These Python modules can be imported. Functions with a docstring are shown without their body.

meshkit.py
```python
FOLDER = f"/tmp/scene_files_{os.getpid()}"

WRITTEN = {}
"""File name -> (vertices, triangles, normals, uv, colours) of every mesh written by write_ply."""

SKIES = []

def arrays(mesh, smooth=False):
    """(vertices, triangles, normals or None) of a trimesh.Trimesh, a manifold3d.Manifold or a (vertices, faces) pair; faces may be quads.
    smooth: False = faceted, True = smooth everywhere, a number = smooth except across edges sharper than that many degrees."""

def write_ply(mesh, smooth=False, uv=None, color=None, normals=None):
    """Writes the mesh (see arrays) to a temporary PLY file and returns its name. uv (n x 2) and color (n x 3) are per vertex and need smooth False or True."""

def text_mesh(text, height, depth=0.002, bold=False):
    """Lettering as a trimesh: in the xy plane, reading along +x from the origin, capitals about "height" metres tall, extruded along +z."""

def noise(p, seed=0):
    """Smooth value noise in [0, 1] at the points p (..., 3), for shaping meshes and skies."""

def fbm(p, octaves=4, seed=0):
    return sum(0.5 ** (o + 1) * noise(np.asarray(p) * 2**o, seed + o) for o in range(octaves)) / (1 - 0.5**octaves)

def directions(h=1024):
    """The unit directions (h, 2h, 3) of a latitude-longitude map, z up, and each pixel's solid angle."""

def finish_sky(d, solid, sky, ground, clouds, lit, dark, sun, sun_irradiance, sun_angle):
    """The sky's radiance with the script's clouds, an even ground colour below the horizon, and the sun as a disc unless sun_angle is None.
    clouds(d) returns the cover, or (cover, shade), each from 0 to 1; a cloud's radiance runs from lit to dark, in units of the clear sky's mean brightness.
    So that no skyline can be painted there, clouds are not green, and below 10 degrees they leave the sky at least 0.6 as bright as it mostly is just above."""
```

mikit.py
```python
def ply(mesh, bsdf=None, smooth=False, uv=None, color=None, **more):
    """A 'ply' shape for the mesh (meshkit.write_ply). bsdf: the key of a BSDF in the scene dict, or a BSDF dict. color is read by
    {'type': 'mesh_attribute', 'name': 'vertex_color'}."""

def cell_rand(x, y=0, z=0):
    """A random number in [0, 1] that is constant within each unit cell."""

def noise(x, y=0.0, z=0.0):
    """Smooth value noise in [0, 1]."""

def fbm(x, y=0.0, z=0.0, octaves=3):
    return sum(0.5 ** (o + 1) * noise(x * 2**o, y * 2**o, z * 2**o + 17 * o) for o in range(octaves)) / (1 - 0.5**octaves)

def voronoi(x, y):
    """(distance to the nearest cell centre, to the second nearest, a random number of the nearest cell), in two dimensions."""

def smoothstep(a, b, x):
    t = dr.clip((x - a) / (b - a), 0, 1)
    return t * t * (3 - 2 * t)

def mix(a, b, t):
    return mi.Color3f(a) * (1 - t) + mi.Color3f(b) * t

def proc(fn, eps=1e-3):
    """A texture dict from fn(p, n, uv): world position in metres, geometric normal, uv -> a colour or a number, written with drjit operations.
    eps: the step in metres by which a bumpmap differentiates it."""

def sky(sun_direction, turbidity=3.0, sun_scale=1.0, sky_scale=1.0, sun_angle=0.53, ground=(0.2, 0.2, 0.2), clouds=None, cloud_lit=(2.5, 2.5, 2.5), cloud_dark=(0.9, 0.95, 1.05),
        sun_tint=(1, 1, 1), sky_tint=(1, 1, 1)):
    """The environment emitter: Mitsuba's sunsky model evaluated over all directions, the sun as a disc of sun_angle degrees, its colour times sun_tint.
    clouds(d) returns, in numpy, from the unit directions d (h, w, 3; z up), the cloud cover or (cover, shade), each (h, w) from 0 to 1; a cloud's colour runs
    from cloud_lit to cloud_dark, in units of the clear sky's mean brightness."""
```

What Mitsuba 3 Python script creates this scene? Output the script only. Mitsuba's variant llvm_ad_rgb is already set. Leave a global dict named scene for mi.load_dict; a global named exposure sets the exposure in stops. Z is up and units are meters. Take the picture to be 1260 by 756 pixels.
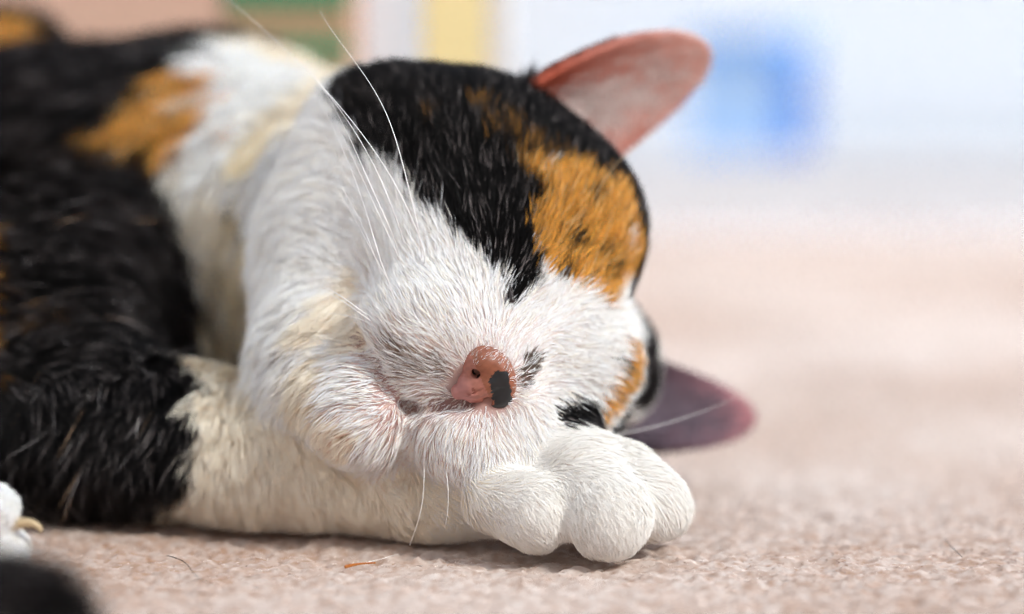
import math, random, os
import numpy as np, trimesh, drjit as dr, mitsuba as mi, mikit, meshkit
from mikit import noise, fbm, smoothstep, mix
from mitsuba import ScalarTransform4f as T

# ------------------------------------------------------------------ camera, sky, exposure
FPX, HCAM, PITCH = 2527.0, 0.119, math.atan(199 / 2527.0)
EYE = np.array([0.0, -0.6, HCAM])
FWD = np.array([0.0, math.cos(PITCH), -math.sin(PITCH)])
UPV = np.array([0.0, math.sin(PITCH), math.cos(PITCH)])
RGT = np.array([1.0, 0.0, 0.0])
exposure = 2.31
scene, labels = {}, {}
scene['camera'] = dict(type='thinlens', fov=2 * math.degrees(math.atan(630 / FPX)), fov_axis='x', aperture_radius=0.0125,
                       focus_distance=0.588, near_clip=0.02, far_clip=100.0,
                       to_world=T().look_at(origin=EYE.tolist(), target=(EYE + FWD).tolist(), up=[0, 0, 1]))
SUN = [0.60, -0.42, 0.62]


def cloud_cover(d):
    n = meshkit.fbm(d * 3.0 + 5.0, 4, 3)
    return np.clip(0.85 + 0.3 * (n - 0.5), 0, 1), np.clip(0.9 * (n - 0.25), 0, 1)


scene['sky'] = mikit.sky(SUN, turbidity=4.0, sun_scale=0.45, sun_angle=12.0, sky_scale=1.0, ground=(0.3, 0.27, 0.25), clouds=cloud_cover,
                         cloud_lit=(1.76, 1.96, 2.28), cloud_dark=(1.12, 1.26, 1.48), sun_tint=(0.85, 1.04, 1.37))
FUR = os.environ.get('NOFUR') is None


# ------------------------------------------------------------------ helpers
def P(px, py, d):
    """World point that lies d metres in front of the camera at this place of the 1260 x 756 frame."""
    return EYE + d * (FWD + (px - 630) / FPX * RGT + (378 - py) / FPX * UPV)


def Q(px, d, z):
    """World point over the floor: column px, depth about d, height z."""
    return np.array([(px - 630) / FPX * d, d - 0.6, z])


def nrm(v):
    v = np.asarray(v, float)
    return v / np.maximum(np.linalg.norm(v, axis=-1, keepdims=True), 1e-12)


def idir(dx, dy, dz=0.0):
    """A direction given as right, down, and towards the camera."""
    return nrm(dx * RGT - dy * UPV - dz * FWD)


def lin(c):
    """sRGB 0..255 to linear"""
    c = np.asarray(c, float) / 255
    return np.where(c < 0.04045, c / 12.92, ((c + 0.055) / 1.055) ** 2.4)


def mat(name, color, rough=0.6, spec=0.3, **kw):
    base = color if isinstance(color, dict) else {'type': 'rgb', 'value': [float(x) for x in color]}
    scene[name] = {'type': 'twosided', 'b': dict(type='principled', base_color=base, roughness=rough, specular=spec, **kw)}
    return name


def tag(key, label=None, cat=None, group=None, kind=None):
    labels[key] = {k: v for k, v in dict(label=label, category=cat, group=group, kind=kind).items() if v}


def rbox(sx, sy, sz, r=0.004):
    """A box with rounded edges, its base centre at the origin."""
    import manifold3d as m3
    s = m3.Manifold.sphere(r, 16)
    pts = [s.translate((x * (sx / 2 - r), y * (sy / 2 - r), z)) for x in (-1, 1) for y in (-1, 1) for z in (r, sz - r)]
    return m3.Manifold.batch_hull(pts)


# ------------------------------------------------------------------ room
def floor_fn(p, n, uv):
    a = fbm(p.x * 420, p.y * 420, 0.0, octaves=3)
    b = fbm(p.x * 9, p.y * 9, 4.0, octaves=2)
    return mix((0.33, 0.192, 0.126), (0.67, 0.605, 0.565), dr.clip(0.75 * a + 0.5 * (b - 0.25), 0, 1))


scene['m_carpet'] = {'type': 'twosided', 'b': {'type': 'principled', 'base_color': mikit.proc(floor_fn), 'roughness': 0.9, 'specular': 0.1, 'sheen': 0.0}}


def heightfield(xs, ys, z):
    X, Y = np.meshgrid(xs, ys, indexing='ij')
    v = np.stack([X, Y, z(X, Y)], -1).reshape(-1, 3)
    i = np.arange(len(xs) * len(ys)).reshape(len(xs), len(ys))
    f = np.stack([i[:-1, :-1], i[1:, :-1], i[1:, 1:], i[:-1, 1:]], -1).reshape(-1, 4)
    return v, f


def carpet_height(X, Y):
    p = np.stack([X, Y, 0 * X], -1)
    tuft = meshkit.noise(p * 330.0, 1)
    big = meshkit.noise(p * 60.0, 2)
    fine = meshkit.noise(p * 900.0, 3)
    coarse = 1 + 0.8 * np.clip((Y - 0.15) / 0.3, 0, 1)
    return -0.0034 + coarse * (0.0024 * (tuft - 0.5) + 0.0012 * (big - 0.5) + 0.0009 * (fine - 0.5)) + 0.0022


def graded(a, b, c, d, fine, coarse):
    """Coordinates from a to d, fine between b and c."""
    left = np.arange(a, b, coarse)
    right = np.arange(c, d + coarse, coarse)
    return np.unique(np.round(np.concatenate([left, np.arange(b, c, fine), right]), 6))


fx = np.unique(np.round(np.concatenate([np.arange(-1.6, -0.20, 0.02), np.arange(-0.20, 0.20, 0.0016), np.arange(0.20, 0.92, 0.009), np.arange(0.92, 2.4, 0.04)]), 6))
fy = np.unique(np.round(np.concatenate([np.arange(-2.2, -0.11, 0.02), np.arange(-0.11, 0.12, 0.0014), np.arange(0.12, 0.4, 0.004), np.arange(0.4, 2.9, 0.009)]), 6))
scene['floor'] = mikit.ply(heightfield(fx, fy, carpet_height), 'm_carpet', smooth=True)
tag('floor', 'beige pink twist pile carpet', kind='structure')


mat('m_wall', (0.71, 0.74, 0.78), 0.8)
mat('m_wall_warm', (0.84, 0.81, 0.77), 0.8)


def slab(name, lo, hi, m, label, kind='structure'):
    lo, hi = np.array(lo), np.array(hi)
    b = trimesh.creation.box(hi - lo)
    b.apply_translation((lo + hi) / 2)
    scene[name] = mikit.ply(b, m)
    tag(name, label, kind=kind)


slab('wall_back', (-1.7, 2.9, -0.02), (2.5, 3.0, 0.8), 'm_wall', 'white wall at the far end of the room')
slab('wall_left', (-1.7, -2.3, -0.02), (-1.6, 2.9, 2.4), 'm_wall_warm', 'plain warm beige wall')
slab('wall_front', (-1.6, -2.3, -0.02), (2.5, -2.2, 2.4), 'm_wall_warm', 'plain warm beige wall')
slab('baseboard_back', (-1.6, 2.88, -0.004), (2.5, 2.9, 0.09), 'm_wall', 'white skirting board')


def place(mesh, m, x, y, z=0.0, rot=0.0):
    if hasattr(mesh, 'to_mesh'):
        mm = mesh.to_mesh()
        mesh = trimesh.Trimesh(mm.vert_properties[:, :3], mm.tri_verts)
    return mikit.ply(mesh, m, smooth=40, to_world=T().translate([x, y, z]).rotate([0, 0, 1], rot))


# ------------------------------------------------------------------ things behind the cat, far out of focus
mat('m_white', (0.76, 0.78, 0.82), 0.5)
mat('m_blue', (0.42, 0.62, 0.92), 0.5)
mat('m_blue_dark', (0.16, 0.40, 0.84), 0.5)
mat('m_blue_deep', (0.05, 0.17, 0.48), 0.6)
mat('m_tan', (0.70, 0.45, 0.34), 0.8)
mat('m_olive', (0.42, 0.30, 0.17), 0.8)
mat('m_green', (0.045, 0.26, 0.13), 0.7)
mat('m_yellow', (0.95, 0.78, 0.40), 0.5)
mat('m_yellow_dark', (0.78, 0.50, 0.14), 0.5)
mat('m_cream', (0.80, 0.75, 0.70), 0.5)
mat('m_dark', (0.08, 0.08, 0.09), 0.5)
# low white bench along the wall
scene['low_bench__top'] = place(rbox(2.3, 0.42, 0.025), 'm_white', 1.2, 2.56, 0.08)
scene['low_bench__front'] = place(rbox(2.26, 0.02, 0.084), 'm_white', 1.2, 2.375, -0.003)
for k, x in enumerate((0.09, 2.31)):
    scene['low_bench__leg' + ('' if k == 0 else '_001')] = place(rbox(0.04, 0.36, 0.084), 'm_white', x, 2.57, -0.003)
tag('low_bench', 'low white bench along the far wall under the blue box', 'bench')
bx, by, ba = 0.362, 2.55, -33
scene['storage_box__body'] = place(rbox(0.155, 0.12, 0.15, 0.008), 'm_blue', bx, by, 0.105, ba)
scene['storage_box__lid'] = place(rbox(0.163, 0.128, 0.032, 0.008), 'm_blue_dark', bx, by, 0.2535, ba)
scene['storage_box__side_panel'] = place(rbox(0.004, 0.112, 0.142, 0.0015), 'm_blue_deep', bx + 0.0785 * math.cos(math.radians(ba)), by + 0.0785 * math.sin(math.radians(ba)), 0.109, ba)
tag('storage_box', 'blurred light blue storage box with a darker lid on the low white bench', 'box')
# carton with a printed label
cx0, cx1, cy = -0.62, -0.0755, 0.40
scene['carton__body'] = place(rbox(cx1 - cx0, 0.26, 0.30), 'm_tan', (cx0 + cx1) / 2, cy + 0.13, -0.003)
scene['carton__label'] = place(rbox(0.060, 0.002, 0.15, 0.0008), 'm_olive', cx1 - 0.033, cy - 0.0007, 0.10)
for k, (z0, z1) in enumerate(((0.162, 0.1695), (0.186, 0.215))):
    scene['carton__band' + ('' if k == 0 else '_001')] = place(rbox(0.0605, 0.002, z1 - z0, 0.0008), 'm_green', cx1 - 0.033, cy - 0.0017, z0)
tag('carton', 'blurred pinkish tan carton with green bands behind the cat', 'carton')
tag('carton__label', 'olive tan printed label')
tag('carton__band', 'green printed band')
tag('carton__band_001', 'green printed band')
for name, x0, x1, m, md, lab in (('ring_binder', -0.0742, -0.0445, 'm_white', 'm_cream', 'blurred white ring binder standing between carton and yellow binder'),
                                 ('ring_binder_001', -0.0440, -0.0130, 'm_yellow', 'm_yellow_dark', 'blurred yellow ring binder standing behind the cat'),
                                 ('ring_binder_002', -0.0125, -0.0010, 'm_cream', 'm_white', 'thin cream folder standing right of the yellow binder')):
    wd = x1 - x0
    scene[name + '__spine'] = place(rbox(wd, 0.003, 0.31, 0.0014), m, (x0 + x1) / 2, 0.42, -0.003)
    for k, x in enumerate((x0 + 0.0015, x1 - 0.0015)):
        scene[name + '__cover' + ('' if k == 0 else '_001')] = place(rbox(0.003, 0.25, 0.31, 0.0014), md if k else m, x, 0.547, -0.003)
    scene[name + '__pages'] = place(rbox(wd - 0.0064, 0.22, 0.29, 0.001), 'm_white', (x0 + x1) / 2, 0.537, 0.004)
    tag(name, lab, 'binder' if name != 'ring_binder_002' else 'folder')


# ------------------------------------------------------------------ implicit surfaces
class Grid:
    def __init__(self, xs, ys, zs):
        self.ax = [np.asarray(a, np.float32) for a in (xs, ys, zs)]
        self.D = np.full([len(a) for a in self.ax], 1.0, np.float32)

    def box(self, lo, hi):
        return tuple(slice(max(np.searchsorted(a, l) - 1, 0), min(np.searchsorted(a, h) + 1, len(a))) for a, l, h in zip(self.ax, lo, hi))

    def points(self, s):
        return np.stack(np.meshgrid(*[a[k] for a, k in zip(self.ax, s)], indexing='ij'), -1)

    def add(self, fn, lo, hi, k):
        s = self.box(lo - k * 1.5, hi + k * 1.5)
        d = fn(self.points(s)).astype(np.float32)
        a = self.D[s]
        h = np.maximum(k - np.abs(a - d), 0) / k
        self.D[s] = np.minimum(a, d) - h * h * k / 4

    def cut(self, fn, lo, hi, k):
        s = self.box(lo - k * 1.5, hi + k * 1.5)
        d = -fn(self.points(s)).astype(np.float32)
        a = self.D[s]
        h = np.maximum(k - np.abs(a - d), 0) / k
        self.D[s] = np.maximum(a, d) + h * h * k / 4

    def mesh(self):
        """Naive surface nets on the rectilinear grid."""
        D = self.D
        inside = D < 0
        nx, ny, nz = (n - 1 for n in D.shape)
        cnt = np.zeros((nx, ny, nz), np.int8)
        for a, b, c in np.ndindex(2, 2, 2):
            cnt += inside[a:a + nx, b:b + ny, c:c + nz]
        act = (cnt > 0) & (cnt < 8)
        idx = np.full(act.shape, -1, np.int64)
        I = np.argwhere(act)
        idx[act] = np.arange(len(I))
        acc, n = np.zeros((len(I), 3)), np.zeros(len(I))
        corner = lambda o: tuple((I + o).T)
        pos = lambda o: np.stack([self.ax[k][I[:, k] + o[k]] for k in range(3)], -1).astype(float)
        for k in range(3):
            for a, b in np.ndindex(2, 2):
                o0 = np.insert(np.array([a, b]), k, 0)
                o1 = np.insert(np.array([a, b]), k, 1)
                d0, d1 = D[corner(o0)].astype(float), D[corner(o1)].astype(float)
                m = (d0 < 0) != (d1 < 0)
                t = np.where(m, d0 / np.where(m, d0 - d1, 1), 0)[:, None]
                acc += np.where(m[:, None], pos(o0) * (1 - t) + pos(o1) * t, 0)
                n += m
        v = acc / n[:, None]
        quads = []
        for k in range(3):
            u, w = [q for q in range(3) if q != k]
            s0 = [slice(None)] * 3; s1 = [slice(None)] * 3
            s0[k] = slice(0, -1); s1[k] = slice(1, None)
            for q in (u, w):
                s0[q] = slice(1, -1); s1[q] = slice(1, -1)
            a, b = inside[tuple(s0)], inside[tuple(s1)]
            E = np.argwhere(a != b)
            flip = a[tuple(E.T)]
            E[:, u] += 1; E[:, w] += 1
            du, dw = np.zeros(3, int), np.zeros(3, int)
            du[u] = 1; dw[w] = 1
            g = lambda e: idx[tuple(e.T)]
            q = np.stack([g(E - du - dw), g(E - dw), g(E), g(E - du)], -1)
            if k == 1:
                flip = ~flip
            q = np.where(flip[:, None], q, q[:, ::-1])
            quads.append(q)
        q = np.vstack(quads)
        return trimesh.Trimesh(v, np.vstack([q[:, [0, 1, 2]], q[:, [0, 2, 3]]]), process=False)


def smoothed(v, f, steps):
    """The vertices after a number of smoothing steps (factors in steps) over the edges."""
    from scipy.sparse import coo_matrix
    i = np.concatenate([f[:, 0], f[:, 1], f[:, 2], f[:, 1], f[:, 2], f[:, 0]])
    j = np.concatenate([f[:, 1], f[:, 2], f[:, 0], f[:, 0], f[:, 1], f[:, 2]])
    W = coo_matrix((np.ones(len(i)), (i, j)), (len(v), len(v))).tocsr()
    deg = np.maximum(np.asarray(W.sum(1)), 1e-9)
    for s in steps:
        v = v + s * np.where(deg > 0.5, (W @ v) / deg - v, 0)
    return v


def f_cone(a, b, ra, rb):
    """Distance to a round cone from a (radius ra) to b (radius rb)."""
    a, b = np.asarray(a, float), np.asarray(b, float)
    ab = b - a
    L2 = float(ab @ ab) + 1e-12

    def fn(p):
        t = np.clip(((p - a) @ ab) / L2, 0, 1)
        return np.linalg.norm(p - a - t[..., None] * ab, axis=-1) - (ra + (rb - ra) * t)
    m = max(ra, rb)
    return fn, np.minimum(a, b) - m, np.maximum(a, b) + m


def f_ell(c, rad, axes=None):
    c, rad = np.asarray(c, float), np.asarray(rad, float)
    A = np.stack([RGT, UPV, -FWD]) if axes is None else np.asarray(axes, float)

    def fn(p):
        q = (p - c) @ A.T
        k0 = np.linalg.norm(q / rad, axis=-1)
        k1 = np.linalg.norm(q / rad ** 2, axis=-1)
        return np.where(k1 > 1e-9, k0 * (k0 - 1) / np.maximum(k1, 1e-9), -rad.min())
    m = np.abs(A.T * rad).sum(1)
    return fn, c - m, c + m


# ------------------------------------------------------------------ the cat's body
# head axes: HR towards the cat's right, HU towards the crown, HF out of the nose
_c = lambda x, y, z: nrm(x * RGT + y * UPV - z * FWD)
HF = _c(0.10, -0.36, 0.93)
HU = _c(0.96, 0.27, 0.0)
HU = nrm(HU - (HU @ HF) * HF)
HR = nrm(np.cross(HF, HU))
cm = 0.01
PRIMS = []     # (region, function, low, high, blend)


def cone(region, a, b, ra, rb, k=1.2):
    PRIMS.append((region, *f_cone(a, b, ra * cm, rb * cm), k * cm))


def ell(region, c, rad, axes=None, k=1.2):
    PRIMS.append((region, *f_ell(c, np.asarray(rad) * cm, axes), k * cm))


# trunk, neck and haunch
cone('torso', P(-170, 312, 0.86), P(250, 285, 0.80), 8.4, 7.2)
ell('torso', P(10, 108, 0.86), (3.2, 2.9, 3.0), k=2)
cone('torso', P(-330, 340, 0.84), P(-170, 330, 0.86), 8.4, 8.2)
cone('neck', P(265, 275, 0.785), P(455, 285, 0.715), 6.4, 4.8, 2)
ell('neck', P(330, 430, 0.735), (3.4, 4.0, 3.4), k=2)
# shoulder and foreleg
ell('shoulder', P(62, 390, 0.705), (4.5, 5.2, 4.0), k=1.5)
cone('shoulder', P(70, 430, 0.69), Q(110, 0.655, 0.030), 3.6, 2.6, 1.5)
cone('foreleg', Q(110, 0.655, 0.030), Q(330, 0.634, 0.0235), 2.6, 2.1, 1)
cone('foreleg', Q(330, 0.634, 0.0235), Q(530, 0.612, 0.0152), 2.1, 1.25, 1)
cone('paw', Q(530, 0.612, 0.0152), Q(690, 0.602, 0.0195), 1.25, 1.6, 1)
ell('paw', P(722, 588, 0.604), (1.5, 1.35, 1.4), k=0.8)
# toes
cone('paw', P(610, 612, 0.594), P(658, 630, 0.588), 0.95, 1.12, 0.35)
cone('paw', P(715, 595, 0.595), P(748, 634, 0.585), 1.2, 1.25, 0.35)
cone('paw', P(765, 585, 0.603), P(800, 620, 0.598), 1.0, 1.08, 0.3)
cone('paw', P(770, 590, 0.615), P(812, 625, 0.615), 0.95, 0.9, 0.3)
# head
ell('head', P(570, 300, 0.6560), (4.95, 5.35, 4.8), k=1.5)
ell('head', P(590, 310, 0.690), (4.5, 4.7, 4.4), k=1.5)
ell('head', P(474, 182, 0.6600), (2.6, 2.4, 2.6), k=1.5)
ell('head', P(436, 325, 0.6560), (3.1, 3.7, 3.0), k=1.5)
ell('head', P(425, 430, 0.6340), (2.5, 2.5, 2.2), k=1.5)
ell('head', P(418, 466, 0.6240), (1.8, 1.8, 1.8), k=1.5)
ell('head', P(455, 508, 0.6045), (1.75, 1.6, 1.65), k=0.9)         # chin
ell('head', P(532, 412, 0.6010), (1.95, 1.7, 1.75), k=1.4)
ell('head', P(560, 335, 0.6200), (2.2, 1.9, 1.9), k=1.5)            # whisker pad
ell('head', P(575, 534, 0.6010), (1.6, 1.35, 1.5), k=0.7)
ell('head', P(630, 520, 0.6130), (1.6, 1.4, 1.6), k=1.2)          # the other pad
cone('head', P(690, 320, 0.6280), P(618, 458, 0.5980), 1.9, 0.95, 1.2)  # bridge of the nose
ell('head', P(690, 440, 0.6310), (2.3, 2.4, 2.4), k=1.2)
ell('head', P(728, 452, 0.6780), (2.1, 2.2, 2.6), k=1.5)
ell('head', P(655, 520, 0.6430), (2.5, 2.2, 2.5), k=1.2)
ell('head', P(695, 280, 0.643), (2.2, 2.4, 2.4), k=1.5)             # brow
# hind foot and haunch
ell('haunch', P(-330, 470, 0.78), (6.5, 6.5, 6.5), k=2)
cone('hind_paw', Q(-330, 0.70, 0.05), Q(-200, 0.575, 0.022), 3.0, 1.8, 1)
cone('hind_paw', Q(-200, 0.575, 0.022), P(-40, 645, 0.560), 1.8, 1.15, 0.8)
cone('hind_paw', P(-45, 630, 0.560), P(-14, 630, 0.557), 0.80, 0.80, 0.2)
cone('hind_paw', P(-30, 670, 0.562), P(3, 673, 0.560), 0.80, 0.70, 0.2)
# tail, lying in front
tp = [(P(-560, 380, 0.84), 2.6), (Q(-760, 0.66, 0.022), 2.1), (Q(-620, 0.47, 0.019), 1.8), (Q(-250, 0.42, 0.0175), 1.7), (Q(5, 0.425, 0.0165), 1.45)]
cone('tail', P(-330, 360, 0.84), tp[0][0], 6.0, 2.6, 2)
for (a, ra), (b, rb) in zip(tp[:-1], tp[1:]):
    cone('tail', a, b, ra, rb, 1)


def f_ear(base, tip, face, half, cup, thick=0.0021):
    """A cupped, leaf-shaped shell. face: the side that the ear opens to."""
    base, tip = np.asarray(base), np.asarray(tip)
    A = nrm(tip - base)
    L = np.linalg.norm(tip - base)
    C = nrm(face - (face @ A) * A)
    B = np.cross(A, C)

    def fn(p):
        q = p - base
        a, b, c = q @ A, q @ B, q @ C
        t = np.clip(a / L, -0.3, 1)
        w = half * np.clip(1 - np.maximum(t, 0) ** 2.6, 0, 1) ** 0.5 * (1 - 0.12 * np.clip(t, 0, 1))
        sheet = c + cup * half * (1 - t * 0.7) * (1 - (b / half) ** 2) - 0.15 * a * t
        return np.maximum.reduce([np.abs(sheet) * 0.8 - thick * (1.2 - 0.5 * t), (np.abs(b) - w) * 0.8, -a - 0.008, (a - L)])
    r = max(L, half) * 1.25
    mid = (base + tip) / 2
    return fn, mid - r, mid + r, (A, B, C, L)


EARS = []
for base, tip, face, half, cup in ((P(694, 160, 0.658), P(860, 58, 0.684), idir(0.25, 0.55, 0.8), 0.0225, 0.45),
                                   (P(770, 492, 0.679), P(912, 518, 0.718), idir(0.05, -0.25, 0.95), 0.0165, 0.45)):
    fn, lo, hi, axes = f_ear(base, tip, face, half, cup)
    EARS.append((base, axes, half))
    PRIMS.append(('ear', fn, lo, hi, 0.35 * cm))

zs = np.arange(-0.003, 0.185, 0.0013)
G = Grid(graded(-0.40, -0.085, 0.085, 0.10, 0.0012, 0.0030), graded(-0.20, -0.03, 0.145, 0.36, 0.0012, 0.0034), zs)
for region, fn, lo, hi, k in PRIMS:
    G.add(fn, lo, hi, k)
G.cut(lambda p: p[..., 2] - 0.0004, np.array([-1, -1, -1.0]), np.array([1, 1, 0.004]), 0.002)   # flat where it lies on the carpet
body = G.mesh()
body.update_faces(body.nondegenerate_faces())
comps = body.split(only_watertight=False)
body = max(comps, key=lambda m: len(m.faces))
body = trimesh.Trimesh(smoothed(np.array(body.vertices), np.array(body.faces), [0.5, -0.53] * 4), body.faces, process=False)
smoother = smoothed(np.array(body.vertices), np.array(body.faces), [0.5, -0.40] * 14)
near_ear = np.zeros(len(body.vertices))
for base, (A, B, C, L), half in EARS:
    q = body.vertices - base
    near_ear = np.maximum(near_ear, np.clip((q @ A) / 0.006, 0, 1) * (np.linalg.norm(q, axis=1) < L * 1.3))
body.vertices += (smoother - body.vertices) * near_ear[:, None]
print('body', len(body.vertices), len(body.faces), 'components', len(comps), body.volume, body.is_watertight)


cat_regions = [r[0] for r in PRIMS]


def regions_of(p):
    best, who = np.full(len(p), 1e9), np.zeros(len(p), int)
    for i, (region, fn, lo, hi, k) in enumerate(PRIMS):
        m = np.all((p > lo - 0.02) & (p < hi + 0.02), axis=1)
        if m.any():
            d = fn(p[m])
            b = best[m]
            who[m] = np.where(d < b, i, who[m])
            best[m] = np.minimum(b, d)
    return who


# ------------------------------------------------------------------ surface points seen along a line of sight (to set out anatomy and coat on the body)
CAST = trimesh.ray.ray_pyembree.RayMeshIntersector(body)


def hit(px, py):
    d = P(px, py, 1.0) - EYE
    loc, ray, tri = CAST.intersects_location([EYE], [d], multiple_hits=False)
    if len(loc):
        return loc[0]
    q = body.vertices - EYE                     # beyond the outline: the nearest point of it
    z = q @ FWD
    return body.vertices[np.argmin((630 + FPX * (q @ RGT) / z - px) ** 2 + (378 - FPX * (q @ UPV) / z - py) ** 2)]


# the mouth: a groove from the nose to the chin, parting to both sides
def groove(points, depth, sigma):
    pts = np.array([hit(*p) for p in points])
    q = np.vstack([a + (b - a) * t for a, b in zip(pts[:-1], pts[1:]) for t in np.linspace(0, 1, 12)])
    from scipy.spatial import cKDTree
    d, _ = cKDTree(q).query(body.vertices)
    body.vertices -= VN * (depth * np.exp(-(d / sigma) ** 2))[:, None]


VN = np.array(body.vertex_normals)
MOUTH = [[(575, 494), (540, 498), (505, 503)], [(505, 503), (482, 476), (460, 445), (440, 416)], [(505, 503), (502, 530), (497, 565), (490, 590)]]
groove(MOUTH[0], 0.0030, 0.0024)
groove(MOUTH[1], 0.0045, 0.0032)
groove(MOUTH[2], 0.0040, 0.0030)
body = trimesh.Trimesh(body.vertices, body.faces, process=False)
VN = np.array(body.vertex_normals)
CAST = trimesh.ray.ray_pyembree.RayMeshIntersector(body)
LIPS = np.vstack([hit(*(np.array(a) + (np.array(b) - np.array(a)) * t)) for m in MOUTH[:2] for a, b in zip(m[:-1], m[1:]) for t in np.linspace(0, 1, 12)])
VREG = regions_of(body.vertices)
VNAME = np.array(cat_regions)[VREG]

# ------------------------------------------------------------------ the coat
WHITE, CREAM, ORANGE, BLACK, BROWN, SKIN, GREY, MOTTLE, IVORY, WARM = range(10)
TONES = np.array([[0.90, 0.91, 0.92], [0.87, 0.76, 0.54], [0.66, 0.30, 0.055], [0.0035, 0.003, 0.003], [0.14, 0.072, 0.028], [0.60, 0.36, 0.32], [0.10, 0.075, 0.06], [0.50, 0.42, 0.36], [0.91, 0.84, 0.71], [0.885, 0.865, 0.825]])
DEFAULT = dict(head=WHITE, ear=BLACK, torso=BLACK, neck=IVORY, shoulder=BLACK, foreleg=IVORY, paw=WARM, haunch=BLACK, hind_paw=WHITE, tail=BLACK)
GROUP = dict(head='head', ear='head', torso='trunk', neck='trunk', shoulder='trunk', haunch='trunk', foreleg='leg', paw='leg', hind_paw='hind', tail='tail')
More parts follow.
